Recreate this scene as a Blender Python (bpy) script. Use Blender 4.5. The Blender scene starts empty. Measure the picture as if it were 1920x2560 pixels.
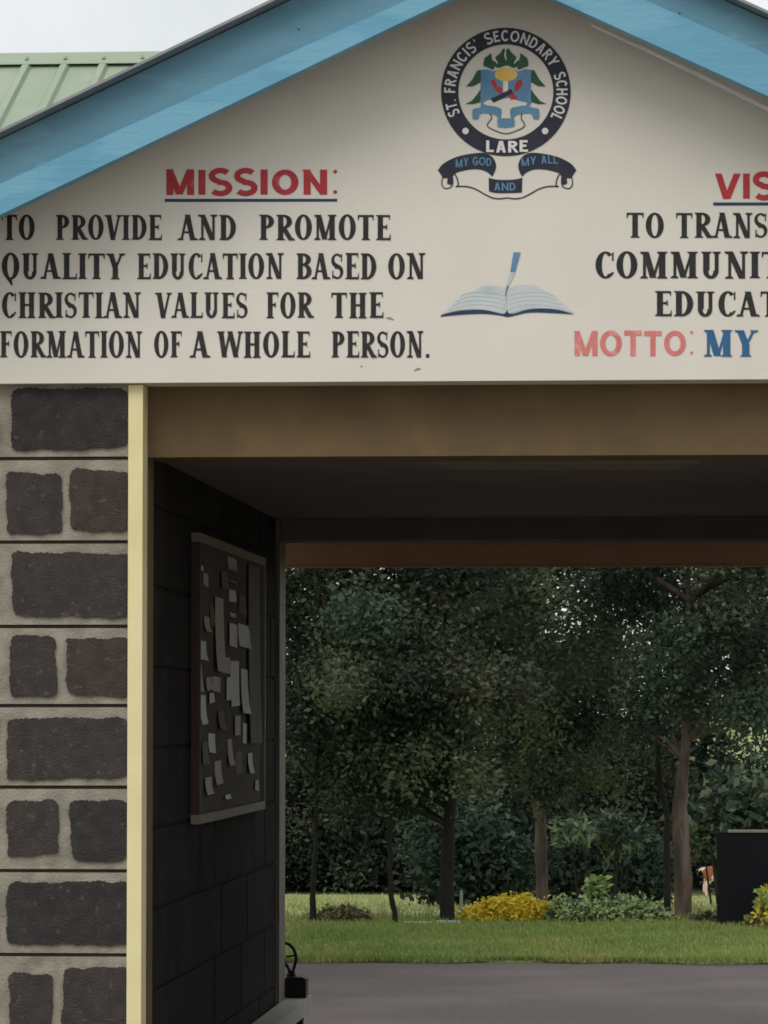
import bpy, bmesh, math, random
from mathutils import Vector
random.seed(7)
R = math.radians
scn = bpy.context.scene
# ------------------------------------------------------------------ camera
F = 10000.0                      # focal length in photo pixels (1920 wide)
YAW, PITCH, EYE = math.atan(695 / F), math.atan(508 / F), 1.6
cam = bpy.data.cameras.new("camera"); camo = bpy.data.objects.new("camera", cam)
scn.collection.objects.link(camo); scn.camera = camo
cam.sensor_fit = 'HORIZONTAL'; cam.sensor_width = 36; cam.lens = 36 * F / 1920
cam.clip_start = 0.1; cam.clip_end = 6000
camo.location = (0, 0, EYE); camo.rotation_euler = (math.pi / 2 + PITCH, 0, YAW)
# ------------------------------------------------------------------ sky (overcast, thin cloud)
SUN_EL, SUN_AZ = R(44), R(200)   # sun behind the camera
w = bpy.data.worlds.new("World"); scn.world = w; w.use_nodes = True
nt = w.node_tree; nt.nodes.clear()
out = nt.nodes.new('ShaderNodeOutputWorld'); bg = nt.nodes.new('ShaderNodeBackground')
sky = nt.nodes.new('ShaderNodeTexSky'); sky.sky_type = 'NISHITA'; sky.sun_disc = False
sky.sun_elevation = SUN_EL; sky.sun_rotation = SUN_AZ
tc = nt.nodes.new('ShaderNodeTexCoord'); ns = nt.nodes.new('ShaderNodeTexNoise')
ns.inputs['Scale'].default_value = 14; ns.inputs['Detail'].default_value = 6
cr = nt.nodes.new('ShaderNodeValToRGB')
cr.color_ramp.elements[0].position = 0.32; cr.color_ramp.elements[0].color = (8.2, 8.5, 8.6, 1)
cr.color_ramp.elements[1].position = 0.68; cr.color_ramp.elements[1].color = (10.4, 10.4, 10.2, 1)
mx = nt.nodes.new('ShaderNodeMix'); mx.data_type = 'RGBA'; mx.inputs['Factor'].default_value = 0.9
nt.links.new(tc.outputs['Generated'], ns.inputs['Vector'])
nt.links.new(ns.outputs['Fac'], cr.inputs['Fac'])
nt.links.new(sky.outputs[0], mx.inputs['A']); nt.links.new(cr.outputs[0], mx.inputs['B'])
nt.links.new(mx.outputs['Result'], bg.inputs['Color']); bg.inputs['Strength'].default_value = 0.1
nt.links.new(bg.outputs[0], out.inputs['Surface'])
sd = bpy.data.lights.new("sun", 'SUN'); sd.energy = 1.1; sd.angle = R(34); sd.color = (1, 0.94, 0.84)
so = bpy.data.objects.new("sun", sd); scn.collection.objects.link(so)
so.rotation_euler = (R(46), 0, R(-20))
scn.view_settings.view_transform = 'Standard'; scn.view_settings.look = 'None'
scn.view_settings.exposure = -0.02; scn.view_settings.gamma = 1
scn.cycles.filter_width = 1.7
scn.cycles.max_bounces = 8

# ------------------------------------------------------------------ helpers
cy, sy, cp, sp = math.cos(YAW), math.sin(YAW), math.cos(PITCH), math.sin(PITCH)
FW = Vector((-sy * cp, cy * cp, sp)); RT = Vector((cy, sy, 0)); UP = RT.cross(FW)
def P(x, y, Y):
    """point of the photo (full pixels) on the vertical plane at distance Y"""
    d = FW * F + RT * (x - 960) + UP * (1280 - y)
    k = Y / d.y
    return Vector((d.x * k, Y, EYE + d.z * k))
COL = scn.collection
def link(o, parent=None):
    COL.objects.link(o)
    if parent: o.parent = parent
    return o
def tag(o, label=None, cat=None, group=None, kind=None):
    if label: o['label'] = label
    if cat: o['category'] = cat
    if group: o['group'] = group
    if kind: o['kind'] = kind
    return o
def empty(name, label, cat, group=None, loc=(0, 0, 0)):
    o = bpy.data.objects.new(name, None); o.empty_display_size = .2; o.location = loc
    link(o); return tag(o, label, cat, group)
class MB:
    def __init__(s): s.v = []; s.f = []; s.m = []; s.k = 0
    def face(s, pts, m=0):
        n = len(s.v); s.v += [tuple(p) for p in pts]; s.f.append(tuple(range(n, n + len(pts)))); s.m.append(m)
    def box(s, x0, x1, y0, y1, z0, z1, m=0):
        x0, x1 = sorted((x0, x1)); y0, y1 = sorted((y0, y1)); z0, z1 = sorted((z0, z1))
        c = [(x0, y0, z0), (x1, y0, z0), (x1, y1, z0), (x0, y1, z0), (x0, y0, z1), (x1, y0, z1), (x1, y1, z1), (x0, y1, z1)]
        n = len(s.v); s.v += c
        for q in ((0, 3, 2, 1), (4, 5, 6, 7), (0, 1, 5, 4), (1, 2, 6, 5), (2, 3, 7, 6), (3, 0, 4, 7)):
            s.f.append(tuple(n + i for i in q)); s.m.append(m)
    def prism(s, xz, y0, y1, m=0):
        """outline in x,z (any winding) swept from y0 (front) to y1"""
        a = sum(xz[i][0] * xz[(i + 1) % len(xz)][1] - xz[(i + 1) % len(xz)][0] * xz[i][1] for i in range(len(xz)))
        if a < 0: xz = xz[::-1]
        n = len(s.v); L = len(xz)
        s.v += [(x, y0, z) for x, z in xz] + [(x, y1, z) for x, z in xz]
        s.f.append(tuple(range(n, n + L))); s.m.append(m)
        s.f.append(tuple(range(n + 2 * L - 1, n + L - 1, -1))); s.m.append(m)
        for i in range(L):
            j = (i + 1) % L
            s.f.append((n + i, n + L + i, n + L + j, n + j)); s.m.append(m)
    def tube(s, pts, rad, seg=8, m=0, cap=True):
        pts = [Vector(p) for p in pts]; rings = []
        if not hasattr(rad, '__len__'): rad = [rad] * len(pts)
        for i, p in enumerate(pts):
            d = (pts[min(i + 1, len(pts) - 1)] - pts[max(i - 1, 0)]).normalized()
            a = d.orthogonal() if i == 0 else (a0 - d * a0.dot(d))
            a = a.normalized(); a0 = a; b = d.cross(a)
            n = len(s.v); rings.append(n)
            for k in range(seg):
                t = 2 * math.pi * k / seg
                s.v.append(tuple(p + (a * math.cos(t) + b * math.sin(t)) * rad[i]))
        for i in range(len(pts) - 1):
            for k in range(seg):
                k2 = (k + 1) % seg
                s.f.append((rings[i] + k, rings[i] + k2, rings[i + 1] + k2, rings[i + 1] + k)); s.m.append(m)
        if cap:
            s.f.append(tuple(rings[0] + k for k in range(seg))[::-1]); s.m.append(m)
            s.f.append(tuple(rings[-1] + k for k in range(seg))); s.m.append(m)
    def build(s, name, mats, parent=None, smooth=False, origin=None):
        me = bpy.data.meshes.new(name)
        v = s.v
        if origin is not None and parent is None:
            v = [(a - origin[0], b - origin[1], c - origin[2]) for a, b, c in v]
        me.from_pydata(v, [], s.f)
        if not isinstance(mats, (list, tuple)): mats = [mats]
        for m in mats: me.materials.append(m)
        me.polygons.foreach_set('material_index', s.m)
        if smooth: me.polygons.foreach_set('use_smooth', [True] * len(s.f))
        me.update()
        o = bpy.data.objects.new(name, me)
        if origin is not None and parent is None: o.location = origin
        if parent is not None and parent.type == 'EMPTY' and parent.location.length > 0:
            o.matrix_parent_inverse.identity(); o.location = -parent.location
        return link(o, parent)

# ---- procedural materials
def mat(name, c1, c2=None, scale=8, rough=.8, bump=0, bscale=60, detail=6, metal=0, stretch=(1, 1, 1), c3=None, s3=2, lo=.35, hi=.65, spec=.3, trans=0, rot=(0, 0, 0), lo3=.55, hi3=.75):
    m = bpy.data.materials.new(name); m.use_nodes = True; t = m.node_tree; b = t.nodes['Principled BSDF']
    b.inputs['Roughness'].default_value = rough; b.inputs['Metallic'].default_value = metal
    b.inputs['Specular IOR Level'].default_value = spec
    c2 = c2 or tuple(x * .8 for x in c1)
    tc = t.nodes.new('ShaderNodeTexCoord'); mp = t.nodes.new('ShaderNodeMapping')
    mp.inputs['Scale'].default_value = stretch; mp.inputs['Rotation'].default_value = rot
    t.links.new(tc.outputs['Object'], mp.inputs['Vector'])
    n = t.nodes.new('ShaderNodeTexNoise'); n.inputs['Scale'].default_value = scale; n.inputs['Detail'].default_value = detail
    t.links.new(mp.outputs[0], n.inputs['Vector'])
    r = t.nodes.new('ShaderNodeValToRGB')
    r.color_ramp.elements[0].position = lo; r.color_ramp.elements[0].color = (*c1, 1)
    r.color_ramp.elements[1].position = hi; r.color_ramp.elements[1].color = (*c2, 1)
    t.links.new(n.outputs['Fac'], r.inputs['Fac']); col = r.outputs[0]
    if c3:
        n3 = t.nodes.new('ShaderNodeTexNoise'); n3.inputs['Scale'].default_value = s3; n3.inputs['Detail'].default_value = 8
        t.links.new(mp.outputs[0], n3.inputs['Vector'])
        r3 = t.nodes.new('ShaderNodeValToRGB'); r3.color_ramp.elements[0].position = lo3; r3.color_ramp.elements[1].position = hi3
        t.links.new(n3.outputs['Fac'], r3.inputs['Fac'])
        x = t.nodes.new('ShaderNodeMix'); x.data_type = 'RGBA'
        t.links.new(r3.outputs[0], x.inputs['Factor']); t.links.new(col, x.inputs['A']); x.inputs['B'].default_value = (*c3, 1)
        col = x.outputs['Result']
    t.links.new(col, b.inputs['Base Color'])
    if bump:
        nb = t.nodes.new('ShaderNodeTexNoise'); nb.inputs['Scale'].default_value = bscale; nb.inputs['Detail'].default_value = 5
        t.links.new(mp.outputs[0], nb.inputs['Vector'])
        bp = t.nodes.new('ShaderNodeBump'); bp.inputs['Strength'].default_value = bump; bp.inputs['Distance'].default_value = .01
        t.links.new(nb.outputs['Fac'], bp.inputs['Height']); t.links.new(bp.outputs[0], b.inputs['Normal'])
    if trans:
        tr = t.nodes.new('ShaderNodeBsdfTranslucent'); t.links.new(col, tr.inputs['Color'])
        ms = t.nodes.new('ShaderNodeMixShader'); ms.inputs[0].default_value = trans
        t.links.new(b.outputs[0], ms.inputs[1]); t.links.new(tr.outputs[0], ms.inputs[2])
        t.links.new(ms.outputs[0], t.nodes['Material Output'].inputs['Surface'])
    return m
M = dict(
    plaster=mat('white_plaster', (.77, .745, .675), (.73, .705, .635), 3, .75, .12, 90, c3=(.66, .625, .545), s3=2.2, lo3=.58, hi3=.95),
    blue=mat('blue_paint', (.155, .395, .56), (.135, .36, .515), 6, .55, .2, 50, stretch=(.5, 1, 1.6), c3=(.185, .43, .59), s3=4, lo3=.50, hi3=.56),
    blue_shaded=mat('shaded_old_blue_paint', (.14, .315, .425), (.115, .275, .375), 6, .6, .2, 50, stretch=(.5, 1, 1.6), c3=(.165, .35, .46), s3=5, lo3=.55, hi3=.60),  # old blue darkened to paint in the roof edge's shade on the upper boards
    yellow=mat('yellow_paint', (.86, .78, .45), (.80, .71, .39), 6, .5, .1, 60, c3=(.60, .52, .28), s3=9, lo3=.64, hi3=.8),
    shaded_yellow=mat('shaded_yellow_paint', (.175, .124, .068), (.150, .108, .060), 9, .8, .15, 50, spec=.1, c3=(.125, .088, .05), s3=3, lo3=.5, hi3=.8),  # yellow paint of reveal and beam, with their shade mixed into the colour
    rust=mat('red_brown_paint', (.62, .37, .24), (.55, .33, .21), 5, .8, .15, 50, spec=.1),
    ceil=mat('ceiling_board', (.20, .175, .175), (.17, .15, .153), 4, .85, spec=.08),
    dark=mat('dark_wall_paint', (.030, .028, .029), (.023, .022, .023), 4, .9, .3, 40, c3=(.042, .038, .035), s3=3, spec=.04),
    mortar=mat('mortar', (.38, .35, .29), (.27, .25, .205), 14, .95, .6, 120, c3=(.19, .17, .14), s3=9, lo3=.55, hi3=.75),
    stone=mat('dark_stone', (.070, .060, .054), (.05, .044, .042), 22, .95, .9, 150, c3=(.15, .135, .12), s3=46, lo3=0.60, hi3=.80),
    stone2=mat('grey_stone', (.054, .050, .049), (.037, .035, .036), 22, .95, .9, 150, c3=(.14, .13, .115), s3=46, lo3=0.62, hi3=.80),
    stone3=mat('brown_stone', (.078, .063, .054), (.056, .046, .041), 22, .95, .9, 150, c3=(.16, .14, .12), s3=46, lo3=0.61, hi3=.80),
    metal=mat('grey_metal', (.30, .32, .33), (.24, .26, .27), 10, .45, metal=.3),
    black=mat('black_paint', (.022, .022, .024), (.045, .043, .042), 30, .6, lo=.45, hi=.8),
    red=mat('red_paint', (.50, .045, .055), (.42, .04, .05), 20, .6, c3=(.56, .16, .15), s3=30, lo3=.6, hi3=.75),
    salmon=mat('faded_red_paint', (.72, .23, .21), (.65, .19, .18), 20, .6, c3=(.76, .42, .38), s3=30, lo3=.55, hi3=.75),
    letblue=mat('blue_letter_paint', (.035, .15, .32), (.03, .12, .27), 20, .6),
    navy=mat('navy_paint', (.020, .024, .042), (.034, .037, .056), 12, .6),
    lineblue=mat('dark_blue_line', (.03, .06, .13), (.02, .04, .09), 12, .6),
    skyblue=mat('emblem_blue', (.13, .30, .47), (.10, .24, .40), 14, .6),
    green=mat('emblem_green', (.028, .085, .055), (.045, .12, .065), 30, .6),
    gold=mat('emblem_gold', (.75, .50, .10), (.82, .62, .22), 26, .6),
    white=mat('white_paint', (.80, .80, .80), (.72, .72, .73), 14, .6),
    page=mat('pale_page_paint', (.55, .62, .66), (.62, .66, .66), 12, .6, c3=(.40, .48, .54), s3=7, stretch=(1, 1, 3)),
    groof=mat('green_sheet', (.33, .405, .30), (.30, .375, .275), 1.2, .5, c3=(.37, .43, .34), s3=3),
    groof_shade=mat('green_sheet_rib_shade', (.24, .30, .21), (.21, .27, .185), 3, .5),
    cream=mat('cream_wall', (.55, .50, .38), (.5, .45, .34), 3, .8),
    frame=mat('board_frame', (.22, .19, .155), (.17, .15, .125), 8, .7),
    framer=mat('reddish_wood', (.060, .030, .024), (.045, .024, .020), 8, .7, stretch=(1, 1, .2)),
    felt=mat('board_felt', (.105, .09, .085), (.085, .074, .07), 6, .95),
    paper=mat('paper', (.74, .75, .74), (.66, .67, .66), 5, .8),
    paper2=mat('weathered_grey', (.34, .36, .32), (.26, .28, .25), 9, .9),
    felt2=mat('grey_sheet', (.20, .19, .18), (.15, .14, .135), 5, .9),
    joint=mat('joint_dirt', (.115, .095, .07), (.08, .066, .05), 9, .95),
    paper3=mat('old_paper', (.52, .50, .44), (.44, .42, .38), 5, .8),
    bounce_tone=mat('pale_bounce_tone', (.25, .205, .165), (.21, .175, .14), 2, .95, .4, 60),
    concrete=mat('bench_concrete', (.50, .48, .43), (.42, .40, .36), 14, .85, .2, 60),
    asphalt=mat('road_surface', (.134, .117, .118), (.100, .090, .091), 26, .95, .5, 160, detail=10, c3=(.158, .134, .132), s3=.9, lo3=.45, hi3=.7),
    lawn=mat('lawn', (.23, .28, .09), (.19, .24, .08), 2.2, .95, .5, 50, c3=(.29, .28, .11), s3=1.1, lo3=.45, hi3=.75),
    field=mat('field', (.33, .36, .155), (.29, .33, .14), 1.5, .95, .4, 40, c3=(.39, .38, .185), s3=.9),
    bark=mat('bark', (.145, .112, .092), (.055, .042, .036), 14, .95, 1.0, 45, stretch=(1, 1, .18), c3=(.17, .155, .13), s3=10, lo3=.55, hi3=.75),
    bark2=mat('dark_bark', (.024, .020, .018), (.014, .012, .011), 14, .95, .8, 30, stretch=(1, 1, .25)),
    leaf_a=mat('leaf_dark', (.030, .050, .035), (.024, .042, .029), 3, .7, trans=.15, spec=.15),
    leaf_b=mat('leaf_mid', (.078, .118, .076), (.060, .095, .062), 3, .65, trans=.2, spec=.2),
    leaf_c=mat('leaf_olive', (.118, .142, .084), (.095, .118, .070), 1.5, .65, trans=.2, spec=.2),
    leaf_d=mat('leaf_light', (.16, .215, .11), (.13, .18, .09), 3, .6, trans=.25, spec=.2),
    leaf_e=mat('leaf_brown_olive', (.085, .084, .056), (.070, .068, .047), 3, .7, trans=.2, spec=.15),
    leaf_y=mat('leaf_yellow', (.80, .66, .07), (.66, .54, .06), 6, .6, trans=.25, spec=.2),
    leaf_s=mat('leaf_shrub', (.40, .50, .24), (.30, .40, .18), 5, .6, trans=.25, spec=.2),
    leaf_v=mat('leaf_bright', (.34, .47, .18), (.28, .40, .14), 5, .6, trans=.25, spec=.2),
    leaf_br=mat('leaf_brownish', (.22, .195, .09), (.17, .155, .07), 5, .6, trans=.15, spec=.2),
    signblk=mat('black_board', (.007, .008, .011), (.010, .010, .013), 5, .8, spec=.1),
    kerbblue=mat('pale_blue_kerb', (.36, .56, .62), (.32, .5, .56), 6, .7),
    plastic=mat('black_plastic', (.010, .010, .013), (.014, .014, .016), 6, .5, spec=.15),
    gwhite=mat('goat_coat', (.62, .52, .41), (.64, .55, .43), 4, .9, c3=(.24, .085, .04), s3=4.2, lo3=.50, hi3=.52),
    grass_a=mat('grass_blade', (.24, .31, .085), (.17, .25, .07), 1.5, .7, trans=.2, c3=(.32, .32, .11), s3=.8, lo3=.5, hi3=.75),
)

# ------------------------------------------------------------------ setting: ground
g = MB()
rows = [(26.0, .012), (31.2, .012), (34, -.06), (40, -.30), (48, -.62), (60, -1.08), (75, -1.15), (140, -1.2), (4000, -1.2)]
g.face([(-60, 25.995, -.1), (60, 25.995, -.1), (60, 26.0, .012), (-60, 26.0, .012)], 0)
for i in range(len(rows) - 1):
    (a, za), (b, zb) = rows[i], rows[i + 1]
    wa, wb = (60, 60) if b < 200 else (60, 3000)
    g.face([(-wa, a, za), (wa, a, za), (wb, b, zb), (-wb, b, zb)], 0 if a < 31 else 1)
tag(g.build('lawn', [M['lawn'], M['field']]), kind='structure')
g = MB(); g.face([(-60, -40, .004), (60, -40, .004), (60, 11.4, .004), (-60, 11.4, .004)])
tag(g.build('bounce_ground', M['bounce_tone']), kind='structure')  # unseen pale ground, added to bounce warm light up onto the gable
g = MB(); g.box(-60, 60, -40, 26.0, -.3, 0)
tag(g.build('road', M['asphalt']), kind='structure')
# grass blades on the near lawn and the edge
g = MB()
for i in range(30000):
    Y = 25.95 + 5.5 * random.random()
    X = (random.uniform(690, 1960) - 1655) / F * Y + random.uniform(-.25, .25)
    if random.random() < .16: Y = 26.02 - .30 * random.random() ** 2 * (.4 + .6 * math.sin(X * 5.1) * math.sin(X * 2.3 + 1)) 
    h = random.uniform(.015, .05); a = random.uniform(0, 6.28); wd = random.uniform(.004, .009)
    dx, dy = math.cos(a) * wd, math.sin(a) * wd; lx, ly = random.uniform(-.02, .02), random.uniform(-.02, .02)
    g.face([(X - dx, Y - dy, .01), (X + dx, Y + dy, .01), (X + lx, Y + ly, .01 + h)])
tag(g.build('short_grass', M['grass_a']), kind='stuff')
g = MB()
for i in range(9000):
    Y = 31.2 + 24 * random.random() ** 1.3
    X = (random.uniform(690, 1960) - 1655) / F * Y + random.uniform(-.25, .25)
    for (a, za), (b, zb) in zip(rows, rows[1:]):
        if a <= Y < b: z = za + (zb - za) * (Y - a) / (b - a)
    h = random.uniform(.02, .07); a = random.uniform(0, 6.28); wd = random.uniform(.006, .014)
    dx, dy = math.cos(a) * wd, math.sin(a) * wd
    g.face([(X - dx, Y - dy, z), (X + dx, Y + dy, z), (X + random.uniform(-.03, .03), Y + random.uniform(-.03, .03), z + h)])
tag(g.build('field_grass', M['field']), kind='stuff')
def ground_z(Y):
    for (a, za), (b, zb) in zip(rows, rows[1:]):
        if a <= Y < b: return za + (zb - za) * (Y - a) / (b - a)
    return 0

# ------------------------------------------------------------------ gatehouse
YF = 12.0                                    # front of the gable wall
XC = P(1262, 500, YF).x                      # middle of the gable
ZB = P(700, 955, YF).z                       # bottom of the white wall
TAN = .470; SL = math.atan(TAN)
YB = 11.70                                   # front of the barge boards
ZAP = P(1262, -63, YB).z                     # bottom of the boards at the apex
XI = P(356, 1500, 12.04).x                   # left side of the passage
XR = 2 * XC - XI
REAR = 16.3
gate = empty('gatehouse', 'gabled school gatehouse with white painted front, blue barge boards and dark stone pillars', 'gatehouse')
px = 1 / 833.0
# white gable wall
hw = 2.62
zt = ZAP + .14
wall = MB()
wall.prism([(XC - hw, ZB), (XC + hw, ZB), (XC + hw, zt - TAN * hw + .02), (XC, zt), (XC - hw, zt - TAN * hw + .02)], YF, YF + .15)
wall.build('gable_wall', M['plaster'], gate)
# barge boards: an upper set-back board and a proud lower board on each slope
def board(side, a0, a1, b0, b1, y0, y1, m, name):
    """a*: lower edge, b*: upper edge heights above the base line, at the apex (0) and the eave (1)"""
    L = 2.95; s = side
    q = MB()
    q.prism([(XC, ZAP + a0), (XC + s * L, ZAP - TAN * L + a1), (XC + s * L, ZAP - TAN * L + b1), (XC, ZAP + b0)], y0, y1)
    return q.build(name, m, gate)
tot = 190 * px
for s in (-1, 1):
    l0, l1 = (42 * px, 112 * px) if s < 0 else (98 * px, 112 * px)
    board(s, 0, 0, l0, l1, YB, YB + .062, M['blue'], 'barge_board')
    board(s, l0 + .0015, l1 + .0015, tot, tot, YB + .016, YB + .055, M['blue_shaded'], 'barge_board')
for s, xs in ((-1, (745,)), (1, (1700,))):
    for x in xs:
        for dz in (.13,):
            n_ = P(x, 300, YB); zz = ZAP - TAN * abs(n_.x - XC) + dz; yf = YB if dz < .05 else YB + .016
            q = MB(); q.prism([(n_.x + .003 * math.cos(i), zz + .003 * math.sin(i)) for i in (0, 1.05, 2.1, 3.14, 4.2, 5.24)], yf - .002, yf + .001); q.build('nail', M['joint'], gate)
# roof sheets with a rolled edge
for s in (-1, 1):
    q = MB(); L = 3.1; z0 = ZAP + tot
    q.prism([(XC, z0 + .004), (XC + s * L, z0 - TAN * L + .004), (XC + s * L, z0 - TAN * L + .013), (XC, z0 + .013)], YB - .065, 17.4)
    q.build('roof_sheet', M['metal'], gate)
# stray pale strip on the right side under the board
q = MB()
for x0, y0, x1, y1, wd in ((1478, 66, 1600, 122, 5), (1600, 122, 1730, 184, 7), (1730, 184, 1930, 283, 8)):
    a, b = P(x0, y0, YF - .16), P(x1, y1, YF - .16)
    q.prism([(a.x, a.z), (b.x, b.z), (b.x, b.z + wd * px), (a.x, a.z + wd * px)], YF - .172, YF - .158)
q.build('edge_strip', M['white'], gate)

# stone pillars
def blob(x0, y0, x1, y1, amp=2.8, step=4, rc=16):
    pts = []
    def edge(a, b):
        n = max(2, int(math.hypot(b[0] - a[0], b[1] - a[1]) / step))
        return [(a[0] + (b[0] - a[0]) * i / n, a[1] + (b[1] - a[1]) * i / n) for i in range(n)]
    r = rc
    corners = [(x0, y0), (x1, y0), (x1, y1), (x0, y1)]
    j = [(random.uniform(-5, 5), random.uniform(-5, 5)) for _ in corners]
    corners = [(c[0] + d[0], c[1] + d[1]) for c, d in zip(corners, j)]
    rough = []
    for i in range(4):
        c, p, n = corners[i], corners[i - 1], corners[(i + 1) % 4]
        rr = r * random.uniform(.3, 1.2)
        def toward(c, o):
            L = math.hypot(o[0] - c[0], o[1] - c[1]); return (c[0] + (o[0] - c[0]) * rr / L, c[1] + (o[1] - c[1]) * rr / L)
        a, b = toward(c, p), toward(c, n); mid = ((a[0] + b[0] + c[0]) / 3, (a[1] + b[1] + c[1]) / 3)
        rough += [a, mid, b]
    res = []
    ph = [random.uniform(0, 6.28) for _ in range(3)]
    k = 0
    for i in range(len(rough)):
        for (x, y) in edge(rough[i], rough[(i + 1) % len(rough)]):
            k += 1
            d = amp * (.5 * math.sin(k * .37 + ph[0]) + .5 * math.sin(k * .15 + ph[1])) + random.uniform(-.7, .7) * amp
            cx, cyy = (x0 + x1) / 2, (y0 + y1) / 2
            nx, ny = (x - cx) / (x1 - x0), (y - cyy) / (y1 - y0)
            if abs(nx) > abs(ny): x += d * (1 if nx > 0 else -1)
            else: y += d * (1 if ny > 0 else -1)
            res.append((x, y))
    return res
YP = 12.05
grooves = [958, 1146, 1355, 1566, 1764, 1968, 2177, 2387, 2597, 2804, 3010, 3121]
courses = [[(28, 972, 321, 1124)], [(20, 1183, 153, 1331), (178, 1177, 321, 1330)], [(30, 1383, 321, 1542)],
           [(24, 1587, 140, 1740), (170, 1592, 321, 1738)], [(20, 1795, 321, 1946)], [(17, 2003, 142, 2137), (175, 2002, 321, 2150)],
           [(22, 2207, 321, 2358)], [(22, 2432, 133, 2575), (157, 2415, 321, 2577)], [(24, 2628, 321, 2780)],
           [(22, 2830, 140, 2985), (165, 2834, 321, 2985)], [(24, 3035, 321, 3115)]]
stone_pick = [2, 2, 2, 0, 0, 0, 0, 2, 0, 1, 3, 0, 3, 0, 0, 1, 3, 0, 0, 0]
stone_pick = [2, 1, 2, 1, 3, 1, 1, 2, 3, 1, 3, 1, 1, 2, 3, 1]
def pillar(mirror):
    q = MB(); fx = (lambda x: 2 * XC - x) if mirror else (lambda x: x)
    xl, xr = P(-330, 1500, YP).x, P(319.5, 1500, YP).x
    q.box(fx(xl), fx(xr), YP + .022, 12.45, 0, ZB - .002, 4)
    k = 0
    for i, crs in enumerate(courses):
        za = P(160, grooves[i] + (4.5 if i else 2), YP).z; zb = P(160, grooves[i + 1] - 4.5, YP).z
        q.box(fx(xl), fx(xr), YP, YP + .0215, max(za, 0.0), max(zb, 0.0), 0)
        st = list(crs)
        if len(crs) == 1: st += [(-160, crs[0][1], -8, crs[0][3]), (-325, crs[0][1], -190, crs[0][3])]
        else: st += [(-322, crs[0][1], -14, crs[0][3])]
        for (x0, y0, x1, y1) in st:
            out_ = [P(min(x, 319), y, YP) for x, y in blob(x0, y0, x1, y1)]
            q.prism([(fx(p.x), max(p.z, .005)) for p in out_], YP - .010, YP + .002, stone_pick[k % len(stone_pick)]); k += 1
    return q.build('pillar', [M['mortar'], M['stone'], M['stone2'], M['stone3'], M['joint']], gate)
pillar(False); pillar(True)
for mirror in (False, True):
    fx = (lambda x: 2 * XC - x) if mirror else (lambda x: x)
    q = MB(); x0 = P(320, 1500, 12.04).x
    q.box(fx(x0), fx(XI), 12.036, 12.15, 0, ZB - .003)
    q.build('corner_trim', M['yellow'], gate)
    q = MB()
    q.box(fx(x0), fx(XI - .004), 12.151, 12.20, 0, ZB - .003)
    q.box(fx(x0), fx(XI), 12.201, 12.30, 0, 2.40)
    q.build('door_reveal', M['shaded_yellow'], gate)
    q = MB()
    q.box(fx(XI - .20), fx(XI - .014), 12.302, REAR, 0, 2.62)
    zz, row = 0.0, 0
    while zz < 2.4:
        yy = 12.304 - (.22 if row % 2 else 0)
        while yy < REAR - .02:
            q.box(fx(XI - .0138), fx(XI - .006 + random.uniform(-.002, .002)), max(yy, 12.304), min(yy + .435, REAR - .002), zz + .006, min(zz + .244, 2.415)); yy += .445
        zz += .25; row += 1
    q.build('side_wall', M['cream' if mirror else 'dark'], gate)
    q = MB(); q.box(fx(XI - .2), fx(XI + .010), REAR + .002, REAR + .25, 0, 2.41)
    q.build('rear_trim', M['frame'], gate)
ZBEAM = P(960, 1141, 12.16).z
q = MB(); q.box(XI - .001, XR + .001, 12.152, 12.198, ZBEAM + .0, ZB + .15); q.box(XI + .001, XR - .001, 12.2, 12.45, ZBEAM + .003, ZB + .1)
q.build('front_beam', M['shaded_yellow'], gate)
ZC = P(700, 1298, REAR).z
q = MB(); q.box(XI - .005, XR + .005, 12.452, REAR + .01, ZC, ZC + .02)
q.build('ceiling', M['ceil'], gate)
q = MB()
for k in range(3): q.box(P(1080 + 18 * k, 1160, 12.6).x, P(1750 - 25 * k, 1160, 12.6).x, 12.55 + .14 * k, 12.60 + .14 * k, ZC - .012, ZC - .001)
q.build('ceiling_batten', M['frame'], gate)
q = MB(); q.box(XI + .012, XR - .012, REAR - .01, REAR + .012, ZC - .012, ZC - .001); q.build('cornice_strip', M['frame'], gate)
zr = P(1200, 1350, REAR + .02).z
q = MB(); q.box(XI + .011, XR - .011, REAR + .013, REAR + .25, zr, ZC + .3); q.build('rear_beam', M['ceil'], gate)
zr2 = P(1200, 1414, REAR + .5).z
q = MB(); q.box(XI - .4, XR + .4, REAR + .47, REAR + .5, zr2, zr + .5); q.box(XI - .4, XR + .4, REAR + .462, REAR + .505, zr2 - .008, zr2 - .001)
q.build('rear_fascia', M['rust'], gate)

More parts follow.
